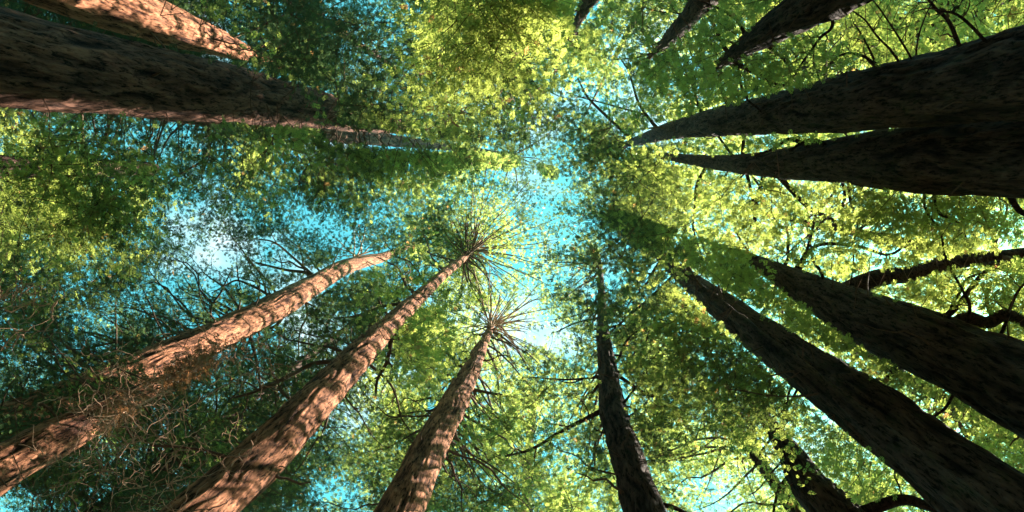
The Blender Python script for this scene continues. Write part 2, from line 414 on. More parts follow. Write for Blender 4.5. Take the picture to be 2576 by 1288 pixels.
CLEAR = []
for t in TREES: t.tw = Tubes(); t.nb = 0
B_ = shown_branch
B_('right_mid', [(2120, 725), (2200, 702), (2290, 690), (2362, 669), (2460, 652), (2552, 640), (2640, 628)], 46, 25, .1)
B_('right_mid', [(2372, 800), (2430, 800), (2482, 812), (2530, 792), (2590, 815)], 32, 30, .05)
B_('right_mid', [(2355, 790), (2410, 768), (2432, 740), (2462, 700), (2500, 665)], 16, 9, .1)
B_('right_mid', [(2005, 690), (2030, 640), (2070, 614), (2160, 620), (2240, 640), (2302, 590)], 11, 6, .1, 4)
B_('right_mid', [(1925, 650), (1880, 630), (1850, 580)], 9, 4, .15)
B_('right_pair', [(1945, 445), (2032, 520), (2097, 555), (2125, 590), (2190, 560)], 12, 6, .15, 4)
B_('right_pair', [(1876, 440), (1894, 505), (1896, 550), (1870, 600)], 8, 4, .2)
B_('right_pair', [(2350, 480), (2358, 530), (2410, 560), (2440, 620)], 7, 4, .2)
B_('right_pair', [(2060, 350), (1990, 350), (1950, 372), (1900, 392)], 12, 5, .3, 0)
B_('right_pair', [(2110, 345), (2040, 352), (1985, 380)], 12, 6, .3, 0)
B_('right_pair', [(2520, 497), (2560, 525), (2610, 545)], 16, 12, .1, 0)
B_('right_up', [(2420, 110), (2390, 60), (2357, 25), (2332, -5)], 10, 6, .2, 3)
B_('right_up', [(2505, 85), (2420, 45), (2357, 25)], 8, 5, .2, 2)
B_('right_up', [(2220, 160), (2180, 110), (2150, 60)], 6, 3, .2, 3)
B_('right_up', [(1592, 350), (1529, 295), (1479, 245), (1455, 200)], 9, 4, .3)
B_('right_up', [(1850, 255), (1829, 262), (1812, 215), (1815, 165)], 8, 6, .1)
B_('top_right', [(1828, 130), (1799, 70), (1781, 30), (1790, -20)], 9, 5, .2, 4)
B_('top_right', [(1830, 160), (1900, 180), (1960, 215), (1990, 200)], 9, 5, .2, 4)
B_('top_right', [(1900, 100), (1950, 130), (1985, 165)], 9, 5, .2, 3)
B_('top_mid', [(1650, 130), (1600, 145), (1545, 150)], 6, 3, .3, 4)
B_('right_low', [(1690, 702), (1640, 745), (1589, 789), (1529, 839), (1490, 850)], 8, 4, .2, 4)
B_('right_low', [(2010, 960), (1985, 1020), (1960, 1080)], 7, 4, .2, 4)
B_('bottom_mid', [(1510, 1030), (1414, 1084), (1339, 1129), (1270, 1148)], 11, 5, .15, 5)
B_('bottom_mid', [(1508, 950), (1420, 955), (1330, 948)], 6, 3, .2, 4)
B_('bottom_mid', [(1510, 950), (1490, 990), (1472, 1035)], 9, 5, .2, 1)
B_('bottom_mid', [(1554, 932), (1614, 984), (1660, 1005), (1739, 1044)], 9, 4, .2, 5)
B_('bottom_mid', [(1640, 1258), (1690, 1275), (1740, 1300)], 13, 10, .1, 1)
B_('bottom_mid', [(1502, 800), (1450, 812), (1400, 835)], 6, 3, .2, 3)
B_('low_right', [(2180, 1270), (2260, 1258), (2330, 1272), (2420, 1310)], 30, 20, .05, 0)
B_('low_right', [(1990, 1180), (1960, 1230), (1945, 1290)], 9, 6, .1, 3)
B_('fork', [(800, 700), (769, 686), (719, 679), (644, 661)], 10, 5, .2, 4)
B_('fork', [(742, 800), (690, 822), (644, 822), (600, 820)], 9, 5, .15, 4)
B_('fork', [(800, 705), (740, 650), (690, 610), (640, 600)], 7, 3, .3, 4)
B_('fork', [(640, 860), (650, 930), (655, 1000)], 9, 5, .2, 5)
B_('striped', [(1000, 842), (975, 905), (950, 954), (944, 1000)], 11, 6, .15, 5)
B_('striped', [(1004, 850), (1045, 915), (1080, 940), (1100, 930)], 7, 3, .2, 3)
B_('striped', [(850, 892), (790, 915), (720, 950), (640, 986), (590, 1000)], 13, 6, .1, 5)
B_('striped', [(1015, 750), (960, 772), (895, 795), (840, 800)], 9, 4, .15, 4)
B_('striped', [(700, 1110), (600, 1150), (500, 1130), (380, 1120)], 8, 5, .05, 4)
B_('bottom', [(1190, 985), (1240, 990), (1300, 1000)], 9, 4, .2, 3)
B_('bottom', [(1174, 930), (1130, 960), (1100, 1000)], 7, 4, .2, 3)
B_('big_left', [(990, 310), (1060, 330), (1120, 300), (1180, 318)], 6, 3, .2, 3)
B_('big_left', [(870, 285), (930, 318), (1000, 330)], 6, 3, .2, 3)

# many thinner limbs wandering off the trunks, dark against the lit leaves
def wander(key, n, lo, hi, w, L0, L1, sides=(-1, 1)):
    t = T[key]; X, Y, D = project(t.vis)
    for _ in range(n):
        f = rng.uniform(lo, hi); k = np.arange(len(X))
        x, y = np.interp(f, k, X), np.interp(f, k, Y); i = int(min(f, len(X) - 2))
        ux, uy = X[i + 1] - X[i], Y[i + 1] - Y[i]; u = math.hypot(ux, uy); ux /= u; uy /= u
        sd_ = rng.choice(sides); hw = np.interp(f, k, t.visr * FPX / D)
        a = math.atan2(uy, ux) + sd_ * rng.uniform(.9, 2.0); x += -uy * sd_ * hw * .8; y += ux * sd_ * hw * .8
        pts = [(x, y)]; L_ = rng.uniform(L0, L1)
        for _i in range(5):
            a += rng.normal(0, .32); x += math.cos(a) * L_ / 5; y += math.sin(a) * L_ / 5; pts.append((x, y))
        ww = w * rng.uniform(.6, 1.2)
        shown_branch(key, pts, ww, ww * .4, rng.uniform(.05, .3), 5)
wander('right_pair', 12, .3, 4.5, 7, 120, 330, (-1, -1, 1))
wander('right_up', 9, .5, 4.5, 7, 120, 300, (1,))
wander('right_mid', 9, .3, 4.5, 7.5, 120, 300)
wander('right_low', 11, .8, 6, 7, 120, 300)
wander('bottom_mid', 9, 2, 6.5, 6.5, 100, 260)
wander('top_right', 5, .5, 3, 7, 90, 200)
wander('top_mid', 4, 1, 3, 6, 80, 180)
wander('low_right', 3, .5, 3, 6, 80, 200)
wander('striped', 6, 1.5, 6.5, 6, 90, 220)
wander('bottom', 7, 1, 4.6, 5.5, 80, 200)
wander('fork', 8, 2, 5.5, 6, 90, 220)

# starbursts of branches round the tops seen from beneath
def whorl(key, centre, n, rmin, rmax, w, a0=0, a1=360, droop=-.1):
    t = T[key]; a, ra = tree_height_at(t, *centre)
    for k in range(n):
        ang = math.radians(a0 + (a1 - a0) * (k + rng.uniform(-.35, .35)) / n)
        rp = rng.uniform(rmin, rmax)
        z0 = a[2] + rng.uniform(-1.6, 1.6)
        q0 = np.array([np.interp(z0, t.axis[:, 2], t.axis[:, 0]), np.interp(z0, t.axis[:, 2], t.axis[:, 1]), z0])
        q1 = q0 + np.array([math.cos(ang), math.sin(ang), droop + rng.uniform(-.1, .25)]) * (rp * a[2] / FPX)
        m = 8; C = wiggle_path(q0, q1, m, .06, .05)
        R = np.linspace(w * 1.1, w * .4, m) * a[2] / FPX / 2
        if n and k < 40:
            V, F = tube(C, R, 5)
            link('branch', mesh_np('branch', V - t.base, F, np.full(len(F), 4), BARK_PALE if key in ('striped', 'bottom', 'fork') else BARK_TWIG, True, {'relief': ('FLOAT', np.full(len(V), .5))}), t.root)
        for _ in range(2):
            i = rng.integers(4, m - 1); d = (C[i] - C[i - 1]); L = np.linalg.norm(q1 - q0) * rng.uniform(.15, .35)
            d = d / np.linalg.norm(d) + rng.normal(0, .5, 3); d /= np.linalg.norm(d)
            t.tw.add(wiggle_path(C[i], C[i] + d * L, 4, .15), np.linspace(R[i] * .6, R[i] * .2, 4), 4)
whorl('striped', (1190, 628), 30, 70, 150, 3.4)
whorl('striped', (1190, 628), 22, 130, 230, 3.8, -90, 40)
whorl('bottom', (1238, 822), 30, 60, 120, 3.2)
whorl('bottom', (1238, 822), 20, 90, 180, 3.6, -110, 60)
whorl('right_up', (1560, 368), 22, 50, 130, 3.6)
whorl('top_small', (1440, 95), 18, 40, 90, 3.5)
whorl('fork', (975, 640), 16, 50, 120, 4)
whorl('right_low', (1660, 645), 14, 50, 120, 4.5)
whorl('top_mid', (1640, 135), 12, 40, 110, 4)
whorl('left_behind', (1290, 392), 14, 50, 120, 4)

# ------------------------------------------------------------------ unseen ring of leaves added to block low sky light
def wood_screen():
    n = 70000; a = rng.uniform(0, 2 * math.pi, n); r = 42 + 30 * rng.random(n) ** 1.3
    top = 30 + 6 * np.sin(a * 9) + 4 * np.sin(a * 23 + 1) + (r - 42) * .25
    z = top * rng.random(n) ** .8
    C = np.stack([r * np.cos(a), r * np.sin(a), z], 1)
    u = rng.normal(0, 1, (n, 3)); u /= np.linalg.norm(u, axis=1)[:, None]
    v = np.cross(u, rng.normal(0, 1, (n, 3))); v /= np.linalg.norm(v, axis=1)[:, None]
    L = rng.uniform(.5, 1.1, (n, 1))
    V = np.stack([C - u * L, C + v * L * .3, C + u * L, C - v * L * .3], 1).reshape(-1, 3)
    col = np.ones((n, 4, 4)); col[..., :3] = np.array([.03, .06, .025]) * rng.uniform(.6, 1.4, (n, 1, 1))
    o = link('unseen_forest_ring', mesh_np('unseen_forest_ring', V, np.arange(4 * n), np.full(n, 4), LEAF, False, {'tint': ('FLOAT_COLOR', col.reshape(-1, 4))}))
    o['kind'] = 'stuff'; o['label'] = 'unseen ring of forest leaves added all round to block low sky light'; o['category'] = 'forest'
wood_screen()

# ------------------------------------------------------------------ foliage layout
OPEN = """
12000001 11243000 00113210 00112110
00153001 00154100 01121111 01212100
00000000 00035310 01521221 11100000
13333332 00004311 54431221 11000000
21343521 00001103 74110010 00000000
00031432 11241135 85100110 21100100
00001543 35433224 67300011 21111133
00001566 66543223 65210001 21111124
01113775 53134125 65210001 11010111
12344332 23321024 53210000 00001121
01333210 12110014 24211000 01100001
22110001 22132014 22220000 00231000
31000110 10131122 12112111 11033100
00010001 11421111 22101342 11003421
00013100 11321112 21102332 21000022
51111000 12332222 20002353 31100000
"""
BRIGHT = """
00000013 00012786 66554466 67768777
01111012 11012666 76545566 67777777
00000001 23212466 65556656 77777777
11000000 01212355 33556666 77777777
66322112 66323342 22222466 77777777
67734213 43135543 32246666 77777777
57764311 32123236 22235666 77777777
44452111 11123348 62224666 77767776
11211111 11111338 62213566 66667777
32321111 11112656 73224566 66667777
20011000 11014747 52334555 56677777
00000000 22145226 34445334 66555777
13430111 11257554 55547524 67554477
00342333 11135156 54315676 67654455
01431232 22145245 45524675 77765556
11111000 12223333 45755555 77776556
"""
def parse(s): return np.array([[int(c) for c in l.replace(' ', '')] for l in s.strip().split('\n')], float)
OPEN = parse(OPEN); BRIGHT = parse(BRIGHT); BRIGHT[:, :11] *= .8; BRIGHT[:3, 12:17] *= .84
def field(Mx, px, py):
    gx = np.clip(px / W0 * 32 - .5, 0, 30.999); gy = np.clip(py / H0 * 16 - .5, 0, 14.999)
    i = gy.astype(int); j = gx.astype(int); fy = gy - i; fx = gx - j
    return (Mx[i, j] * (1 - fx) + Mx[i, j + 1] * fx) * (1 - fy) + (Mx[i + 1, j] * (1 - fx) + Mx[i + 1, j + 1] * fx) * fy
NEAR = [(200, 480, 230, 170), (1230, 110, 190, 150), (700, 400, 140, 60), (1090, 800, 90, 110), (2080, 1170, 150, 80), (560, 60, 80, 60), (1590, 1275, 70, 20), (1000, 420, 150, 60), (110, 1150, 110, 60)]

# sun space
sa = np.cross(SUN, [0, 0, 1.0]); sa /= np.linalg.norm(sa); sb = np.cross(SUN, sa)
def sunsp(P): P = np.atleast_2d(P); return np.stack([P @ sa, P @ sb, P @ SUN], 1)

litpts = []
for t in TREES:
    if t.lit:
        n = len(t.vis); z0 = t.vis[0][2] * .9; z1 = t.vis[-1][2]
        lo = z0 + (z1 - z0) * t.lit[0] ** 2; hi = z0 + (z1 - z0) * t.lit[1]
        m = (t.axis[:, 2] >= lo) & (t.axis[:, 2] <= hi)
        litpts.append(np.concatenate([sunsp(t.axis[m][::3]), t.rad[m][::3, None]], 1))
litpts = np.concatenate(litpts)
litpts_c = litpts[::3]
tb = T['big_left']; m = (tb.axis[:, 2] > tb.vis[0][2] * .85) & (tb.axis[:, 2] < tb.vis[3][2])
shp = tb.axis[m][::3].copy(); shp[:, 1] -= tb.rad[m][::3] * .30
darkpts = np.concatenate([sunsp(shp), tb.rad[m][::3, None] * .78], 1)
rim = tb.axis[m][::3].copy(); rim[:, 1] += tb.rad[m][::3] * .9; rim[:, 0] += .1
lb = T['left_behind']; m2 = (lb.axis[:, 2] > lb.vis[1][2] * .9) & (lb.axis[:, 2] < lb.vis[4][2])
darkpts = np.concatenate([darkpts, np.concatenate([sunsp(lb.axis[m2][::3]), lb.rad[m2][::3, None] * .8], 1)])
rimpts = np.concatenate([sunsp(rim), np.full((len(rim), 1), .26)], 1)
axes_xy = [(t.axis, t) for t in TREES]

def nearest_tree(P):
    best = np.full(len(P), 1e9); idx = np.zeros(len(P), int)
    for k, t in enumerate(TREES):
        z = np.clip(P[:, 2], 3, t.top)
        ax = np.interp(z, t.axis[:, 2], t.axis[:, 0]); ay = np.interp(z, t.axis[:, 2], t.axis[:, 1])
        d = np.hypot(P[:, 0] - ax, P[:, 1] - ay) + np.maximum(P[:, 2] - t.top, 0) * 2
        m = d < best; best[m] = d[m]; idx[m] = k
    return idx, best

NB = 5200
LAY = 4.6
bx, by, bw, bz = [], [], [], []
placed = np.zeros((0, 3)); placed_r = []; placed_w = []
cand = 0
cells = []
NRAND = 60000
px_ = rng.uniform(-60, W0 + 60, NRAND); py_ = rng.uniform(-60, H0 + 60, NRAND)
op = field(OPEN, px_, py_); br = field(BRIGHT, px_, py_)
keep = rng.random(NRAND) < np.exp(-op * 0.185) * 0.095
keep &= rng.random(NRAND) < np.where(br > 4.5, .84, 1.0)
px_, py_, op, br = px_[keep], py_[keep], op[keep], br[keep]

PL = np.zeros((len(px_), 3)); PR = np.zeros(len(px_)); PW = np.zeros(len(px_)); n_pl = 0
BC = np.zeros((len(px_), 3))
for k in range(len(px_)):
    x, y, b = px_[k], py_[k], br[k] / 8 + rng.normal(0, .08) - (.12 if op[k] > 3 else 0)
    near = any(((x - nx) / rx) ** 2 + ((y - ny) / ry) ** 2 < 1 for nx, ny, rx, ry in NEAR)
    if near and rng.random() < .4: zz = rng.uniform(12, 19, 8); b += .15
    elif op[k] > 2.6 + rng.normal(0, .5): zz = rng.uniform(36, 56, 7)
    else: zz = np.concatenate([rng.uniform(17, 34, 4), rng.uniform(28, 52, 4)])
    if ((x - 1265) / 240) ** 2 + ((y - 570) / 180) ** 2 < 1 or ((x - 1280) / 175) ** 2 + ((y - 780) / 150) ** 2 < 1: zz = rng.uniform(51, 60, 5)
    pts = np.array([at_height(x, y, z) for z in zz]); S = sunsp(pts)
    cost = np.zeros(len(zz))
    for q in range(len(zz)):
        R = .5 + zz[q] * .02
        if n_pl:
            d2 = (PL[:n_pl, 0] - S[q, 0]) ** 2 + (PL[:n_pl, 1] - S[q, 1]) ** 2
            hit = d2 < (R + PR[:n_pl]) ** 2 * .6
            above = (hit & (PL[:n_pl, 2] > S[q, 2] + .5)).sum(); below = (hit & (PL[:n_pl, 2] < S[q, 2] - .5) & (PW[:n_pl] > .6)).sum()
        else: above = below = 0
        lt = ((litpts_c[:, 0] - S[q, 0]) ** 2 + (litpts_c[:, 1] - S[q, 1]) ** 2 < (R + litpts_c[:, 3] + .2) ** 2) & (litpts_c[:, 2] < S[q, 2] - 1)
        dk = ((darkpts[:, 0] - S[q, 0]) ** 2 + (darkpts[:, 1] - S[q, 1]) ** 2 < darkpts[:, 3] ** 2) & (darkpts[:, 2] < S[q, 2] - 1)
        cost[q] = (-3.0 if dk.any() else 0) + (b - .42) * min(above, 4) + below * .6 + (2.5 if lt.any() else 0) + rng.uniform(0, .5)
    q = int(np.argmin(cost))
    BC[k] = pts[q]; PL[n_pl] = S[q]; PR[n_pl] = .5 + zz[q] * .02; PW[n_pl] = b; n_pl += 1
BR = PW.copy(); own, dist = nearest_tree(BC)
BR_R = 0.75 + BC[:, 2] * .022                       # bough radius

# drop boughs standing in front of the bare trunk stretches, or far from any tree
GS = 4.0; GW, GH = int(3000 / GS), int(1700 / GS)      # sight-line grid with the height of the bare trunk crossing it
BZ = np.zeros((GH, GW))
def stamp(ax, ay, cz, r, margin=7):
    TX, TY, TD = project(np.stack([ax, ay, cz], 1)); hw = r * FPX / TD + margin
    for a, b_, h_, z in zip(TX, TY, hw, cz):
        x0, x1 = int((a - h_ + 200) / GS), int((a + h_ + 200) / GS) + 1; y0, y1 = int((b_ - h_ + 200) / GS), int((b_ + h_ + 200) / GS) + 1
        x0, y0 = max(x0, 0), max(y0, 0)
        if x1 <= x0 or y1 <= y0 or x0 >= GW or y0 >= GH: continue
        sub = BZ[y0:y1, x0:x1]
        yy, xx = np.mgrid[y0:y0 + sub.shape[0], x0:x0 + sub.shape[1]]
        m = ((xx + .5) * GS - 200 - a) ** 2 + ((yy + .5) * GS - 200 - b_) ** 2 < h_ * h_
        sub[m] = np.maximum(sub[m], z + .3)
for t in TREES:
    if not t.clean: continue
    idx = np.arange(len(t.vis)); f = np.linspace(t.clean[0], min(t.clean[1], len(idx) - 1 + .3), 260)
    cz = np.interp(f, idx, t.vis[:, 2]) + np.maximum(f - idx[-1], 0) * 8
    if t.clean[0] == 0: cz = np.concatenate([np.linspace(cz[0] * .75, cz[0], 30), cz])
    stamp(np.interp(cz, t.axis[:, 2], t.axis[:, 0]), np.interp(cz, t.axis[:, 2], t.axis[:, 1]), cz, np.interp(cz, t.axis[:, 2], t.rad))
fm = np.linspace(0, (len(forkC) - 1) * .84, 150); fi = np.arange(len(forkC))
stamp(np.interp(fm, fi, forkC[:, 0]), np.interp(fm, fi, forkC[:, 1]), np.interp(fm, fi, forkC[:, 2]), np.interp(fm, fi, forkR))
for C, R_ in CLEAR:
    f = np.linspace(0, len(C) - 1, 90); fi = np.arange(len(C))
    stamp(np.interp(f, fi, C[:, 0]), np.interp(f, fi, C[:, 1]), np.interp(f, fi, C[:, 2]), np.interp(f, fi, R_), 4 if R_[0] > .12 else 1.5)
def trunk_block(P):
    X, Y, D = project(P)
    gx = ((X + 200) / GS).astype(int); gy = ((Y + 200) / GS).astype(int)
    ins = (gx >= 0) & (gx < GW) & (gy >= 0) & (gy < GH)
    return ins & (P[:, 2] < BZ[np.clip(gy, 0, GH - 1), np.clip(gx, 0, GW - 1)])

# ------------------------------------------------------------------ sprays and leaves
nb = len(BC)
out = np.zeros((nb, 3))
for k, t in enumerate(TREES):
    m = own == k; z = np.clip(BC[m, 2], 3, t.top)
    ax = np.interp(z, t.axis[:, 2], t.axis[:, 0]); ay = np.interp(z, t.axis[:, 2], t.axis[:, 1])
    out[m, 0] = BC[m, 0] - ax; out[m, 1] = BC[m, 1] - ay
out += rng.normal(0, .3, out.shape); out[:, 2] = rng.normal(0, .15, nb) * np.linalg.norm(out, axis=1)
out /= np.linalg.norm(out, axis=1)[:, None]

NT, NS = 7, 15                                         # twigs per bough, sprays per twig
ang = (np.linspace(-1.25, 1.25, NT)[None, :] + rng.normal(0, .25, (nb, NT)))
side = np.cross([0, 0, 1.0], out); side /= np.linalg.norm(side, axis=1)[:, None]
start = BC - out * BR_R[:, None] * .7
td = np.cos(ang)[..., None] * out[:, None, :] + np.sin(ang)[..., None] * side[:, None, :]
td[..., 2] += rng.normal(-.05, .28, (nb, NT)); td /= np.linalg.norm(td, axis=-1)[..., None]
tl = BR_R[:, None] * rng.uniform(.9, 1.9, (nb, NT))
s = (np.arange(NS) + 1) / NS
SP = start[:, None, None, :] + td[:, :, None, :] * (tl[:, :, None] * (s * (1 + rng.normal(0, .1, (nb, NT, NS)))))[..., None]
SP += rng.normal(0, .07, SP.shape) * (1 + BC[:, 2] * .03)[:, None, None, None]
sgn = np.where(np.arange(NS) % 2 == 0, 1, -1)
perp = np.cross([0, 0, 1.0], td); perp /= np.linalg.norm(perp, axis=-1)[..., None]
SD = td[:, :, None, :] * .75 + perp[:, :, None, :] * (sgn * .8)[None, None, :, None] + rng.normal(0, .2, SP.shape)
SP = SP.reshape(-1, 3); SD = SD.reshape(-1, 3); SD /= np.linalg.norm(SD, axis=1)[:, None]
bi = np.repeat(np.arange(nb), NT * NS)
tips = []                                             # bare trunks dissolve into leaves towards their tips
for t in TREES:
    if t.clean and t.name == 'redwood_tree' and t is not T['striped'] and t is not T['bottom']:
        idx = np.arange(len(t.vis)); f = min(t.clean[1], len(idx) - 1); X, Y, D = project(t.vis)
        tips.append((np.interp(f, idx, X), np.interp(f, idx, Y), 46 if t.clean[1] > 1.5 else 80))
bX, bY, bD = project(SP); soft = np.zeros(len(SP))
for x, y, r in tips: soft = np.maximum(soft, np.clip(1 - np.hypot(bX - x, bY - y) / r, 0, 1) ** 1.3 * .22)
ok = ~trunk_block(SP) | (rng.random(len(SP)) < soft)
# keep shafts of sun open towards the lit trunks
def shafts(pts, P, k):
    g = .08; lo = pts[:, :2].min(0) - 2; n = ((pts[:, :2].max(0) + 2 - lo) / g).astype(int) + 1
    Mn = np.full(n, 1e9)
    for a, b_, c, r in pts:
        rr_ = r * k; i0 = int((a - rr_ - lo[0]) / g); i1 = int((a + rr_ - lo[0]) / g) + 1; j0 = int((b_ - rr_ - lo[1]) / g); j1 = int((b_ + rr_ - lo[1]) / g) + 1
        ii, jj = np.mgrid[i0:i1, j0:j1]
        m = (ii * g + lo[0] - a) ** 2 + (jj * g + lo[1] - b_) ** 2 < rr_ ** 2
        sub = Mn[i0:i1, j0:j1]; sub[m] = np.minimum(sub[m], c + .8)
    S = sunsp(P); i = ((S[:, 0] - lo[0]) / g).astype(int); j = ((S[:, 1] - lo[1]) / g).astype(int)
    ins = (i >= 0) & (j >= 0) & (i < n[0]) & (j < n[1])
    return ins & (S[:, 2] > Mn[np.clip(i, 0, n[0] - 1), np.clip(j, 0, n[1] - 1)])
isnear = np.array([any(((x - nx) / rx) ** 2 + ((y - ny) / ry) ** 2 < 1 for nx, ny, rx, ry in NEAR) for x, y in zip(px_, py_)])
pick = (isnear & (BC[:, 2] < 20) & (BR > .55) & (rng.random(nb) < .7)) | ((BR > .7) & (BC[:, 2] < 34) & (rng.random(nb) < .22))
sel = sunsp(BC[pick]); extra = [np.concatenate([sel, rng.uniform(.3, .7, (len(sel), 1))], 1)]
tg = np.array([at_height(330 + rng.normal(0, 90), 1060 + rng.normal(0, 70), 9.5) for _ in range(16)])
extra.append(np.concatenate([sunsp(tg), np.full((16, 1), .4)], 1))
shaft = shafts(litpts, SP, 1.08) | shafts(rimpts, SP, 1.0) | (shafts(np.concatenate(extra), SP, 1.0) & (rng.random(len(SP)) < .8)); dark = shafts(darkpts, SP, 1.0)
ok &= ~(shaft & ~dark) | (rng.random(len(SP)) < .05)
SP, SD, bi = SP[ok], SD[ok], bi[ok]
# flat sprays high in the sun's path whose shadows ring the lit trunks
xs, xd, xb = [], [], []
def strip(t, z, thick, n, wide=1.25, shift=0.0):
    c = np.array([np.interp(z, t.axis[:, 2], t.axis[:, 0]), np.interp(z, t.axis[:, 2], t.axis[:, 1]), z])
    r = np.interp(z, t.axis[:, 2], t.rad)
    best = None
    for _ in range(14):
        L_ = rng.uniform(7, 26); p = c + SUN * L_
        X, Y, D_ = project(p)
        if not (-200 < X[0] < W0 + 500): continue
        o_ = field(OPEN, X, Y)[0] + rng.uniform(0, 1.5) + (5 if trunk_block(p[None])[0] else 0)
        if best is None or o_ < best[0]: best = (o_, p)
    if best is None: return
    p = best[1]
    q = p + sa * (rng.uniform(-1, 1, (n, 1)) * r * wide + shift * r) + sb * rng.normal(0, thick * .5, (n, 1)) + SUN * rng.normal(0, .5, (n, 1))
    d = sa * rng.choice([-1, 1], (n, 1)) + rng.normal(0, .25, (n, 3)); d[:, 2] *= .4
    d /= np.linalg.norm(d, axis=1)[:, None]
    k_ = int(np.argmin(((BC - p) ** 2).sum(1)))
    xs.append(q); xd.append(d); xb.append(np.full(n, k_))
for t in TREES:
    if t.lit:
        z0 = t.vis[0][2] * .92; z1 = t.vis[-1][2]; z = z0 + (z1 - z0) * t.lit[0]
        while z < z1:
            g = .75 + .035 * z
            strip(t, z, .16 + .004 * z, int(rng.integers(50, 90)), rng.uniform(.8, 1.3), rng.uniform(-.5, .3))
            z += g * rng.uniform(.55, 1.45)
z = lb.vis[1][2] * .9
while z < lb.vis[4][2]:
    strip(lb, z, .4, 90, .9, 0.15); z += .8
z = tb.vis[0][2] * .8
while z < tb.vis[3][2]:
    strip(tb, z, .45, 170, .62, 0.24); z += .75
mat_n = 0
def mat(cx, cy, rx, ry, n, z0, z1):
    global mat_n
    x = cx + rng.normal(0, .5, n) * rx; y = cy + (x - cx) * -.5 + rng.normal(0, .5, n) * ry; z = rng.uniform(z0, z1, n)
    q = np.array([at_height(a_, b_, c_) for a_, b_, c_ in zip(x, y, z)])
    d = rng.normal(0, 1, (n, 3)); d[:, 2] = -abs(d[:, 2]); d /= np.linalg.norm(d, axis=1)[:, None]
    xs.append(q); xd.append(d); xb.append(np.full(n, int(np.argmin(((BC - q.mean(0)) ** 2).sum(1))))); mat_n += n
mat(470, 930, 110, 40, 900, 15, 18); mat(300, 1040, 60, 40, 150, 10, 12)
xs = np.concatenate(xs); xd = np.concatenate(xd); xb = np.concatenate(xb)
SP = np.concatenate([SP, xs]); SD = np.concatenate([SD, xd]); bi = np.concatenate([bi, xb])
ns = len(SP)
h = SP[:, 2]
LEN = (0.088 + 0.0040 * h) * rng.uniform(.7, 1.3, ns)
nrm = np.stack([rng.normal(0, .42, ns), rng.normal(0, .42, ns), np.ones(ns)], 1)
nrm -= SD * (nrm * SD).sum(1)[:, None]; nrm /= np.linalg.norm(nrm, axis=1)[:, None]
SDs = np.cross(nrm, SD)
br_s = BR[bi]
# leaf colours: sun and shade painted in from BRIGHT, yellower if lit, deep green if shaded; a few brown sprays
lit_tone = np.clip(br_s + rng.normal(0, .16, ns), 0, 1)
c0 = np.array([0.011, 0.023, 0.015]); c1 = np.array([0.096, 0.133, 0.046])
fr = np.clip((lit_tone - .12) / .72, 0, 1); fr = fr * fr * (3 - 2 * fr)
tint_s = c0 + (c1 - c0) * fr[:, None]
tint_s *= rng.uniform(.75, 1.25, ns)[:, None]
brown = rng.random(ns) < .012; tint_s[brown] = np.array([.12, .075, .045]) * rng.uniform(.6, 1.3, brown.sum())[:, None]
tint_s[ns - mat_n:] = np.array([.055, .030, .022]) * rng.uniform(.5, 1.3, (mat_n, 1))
LEN *= np.where(op[bi] > 3, .82, 1.0)
own_s = own[bi]; own_s[ns - mat_n:] = TREES.index(T['low_left'])
# four spray shapes, each a stalk of leaflets one unit long lying along X with Z up
def spray_mesh(seed):
    r = np.random.default_rng(seed); n = 15
    sx = np.concatenate([np.repeat(np.linspace(.1, .92, 7), 2) + r.normal(0, .02, 14), [.98]]); sg = np.array([1, -1] * 7 + [0])
    ln = np.interp(sx, [0, .4, 1], [.34, .50, .26]) * r.uniform(.75, 1.2, n)
    a = np.stack([sx, np.zeros(n), r.normal(0, .02, n)], 1)
    d = np.stack([np.full(n, .62), sg * .85, np.zeros(n)], 1) + r.normal(0, .17, (n, 3)); d /= np.linalg.norm(d, axis=1)[:, None]
    w = np.cross(np.array([0, 0, 1.0]) + r.normal(0, .3, (n, 3)), d); w /= np.linalg.norm(w, axis=1)[:, None]
    ln = ln[:, None]; mid = a + d * ln * .5
    V = np.stack([a, mid + w * ln * .18, a + d * ln, mid - w * ln * .18], 1).reshape(-1, 3)
    return mesh_np('spray', V, np.arange(4 * n), np.full(n, 4), LEAF_I)
SPR = [bpy.data.objects.new('leaf_spray', spray_mesh(s_)) for s_ in range(4)]

def crown_group():
    ng = bpy.data.node_groups.new('crown_sprays', 'GeometryNodeTree')
    ng.interface.new_socket('Geometry', in_out='INPUT', socket_type='NodeSocketGeometry')
    ng.interface.new_socket('Geometry', in_out='OUTPUT', socket_type='NodeSocketGeometry')
    N, L = ng.nodes, ng.links
    gi = N.new('NodeGroupInput'); go = N.new('NodeGroupOutput')
    jn = N.new('GeometryNodeJoinGeometry')
    for o in SPR[::-1]:
        oi = N.new('GeometryNodeObjectInfo'); oi.inputs['Object'].default_value = o; oi.inputs['As Instance'].default_value = False
        gti = N.new('GeometryNodeGeometryToInstance'); L.new(oi.outputs['Geometry'], gti.inputs[0]); L.new(gti.outputs[0], jn.inputs[0])
    ip = N.new('GeometryNodeInstanceOnPoints'); ip.inputs['Pick Instance'].default_value = True
    def attr(nm, ty):
        a = N.new('GeometryNodeInputNamedAttribute'); a.data_type = ty; a.inputs[0].default_value = nm; return a.outputs[0]
    L.new(gi.outputs[0], ip.inputs['Points']); L.new(jn.outputs[0], ip.inputs['Instance'])
    L.new(attr('shape', 'INT'), ip.inputs['Instance Index'])
    er = N.new('FunctionNodeEulerToRotation'); L.new(attr('turn', 'FLOAT_VECTOR'), er.inputs[0]); L.new(er.outputs[0], ip.inputs['Rotation'])
    L.new(attr('size', 'FLOAT'), ip.inputs['Scale']); L.new(ip.outputs[0], go.inputs[0])
    return ng
CROWN = crown_group()

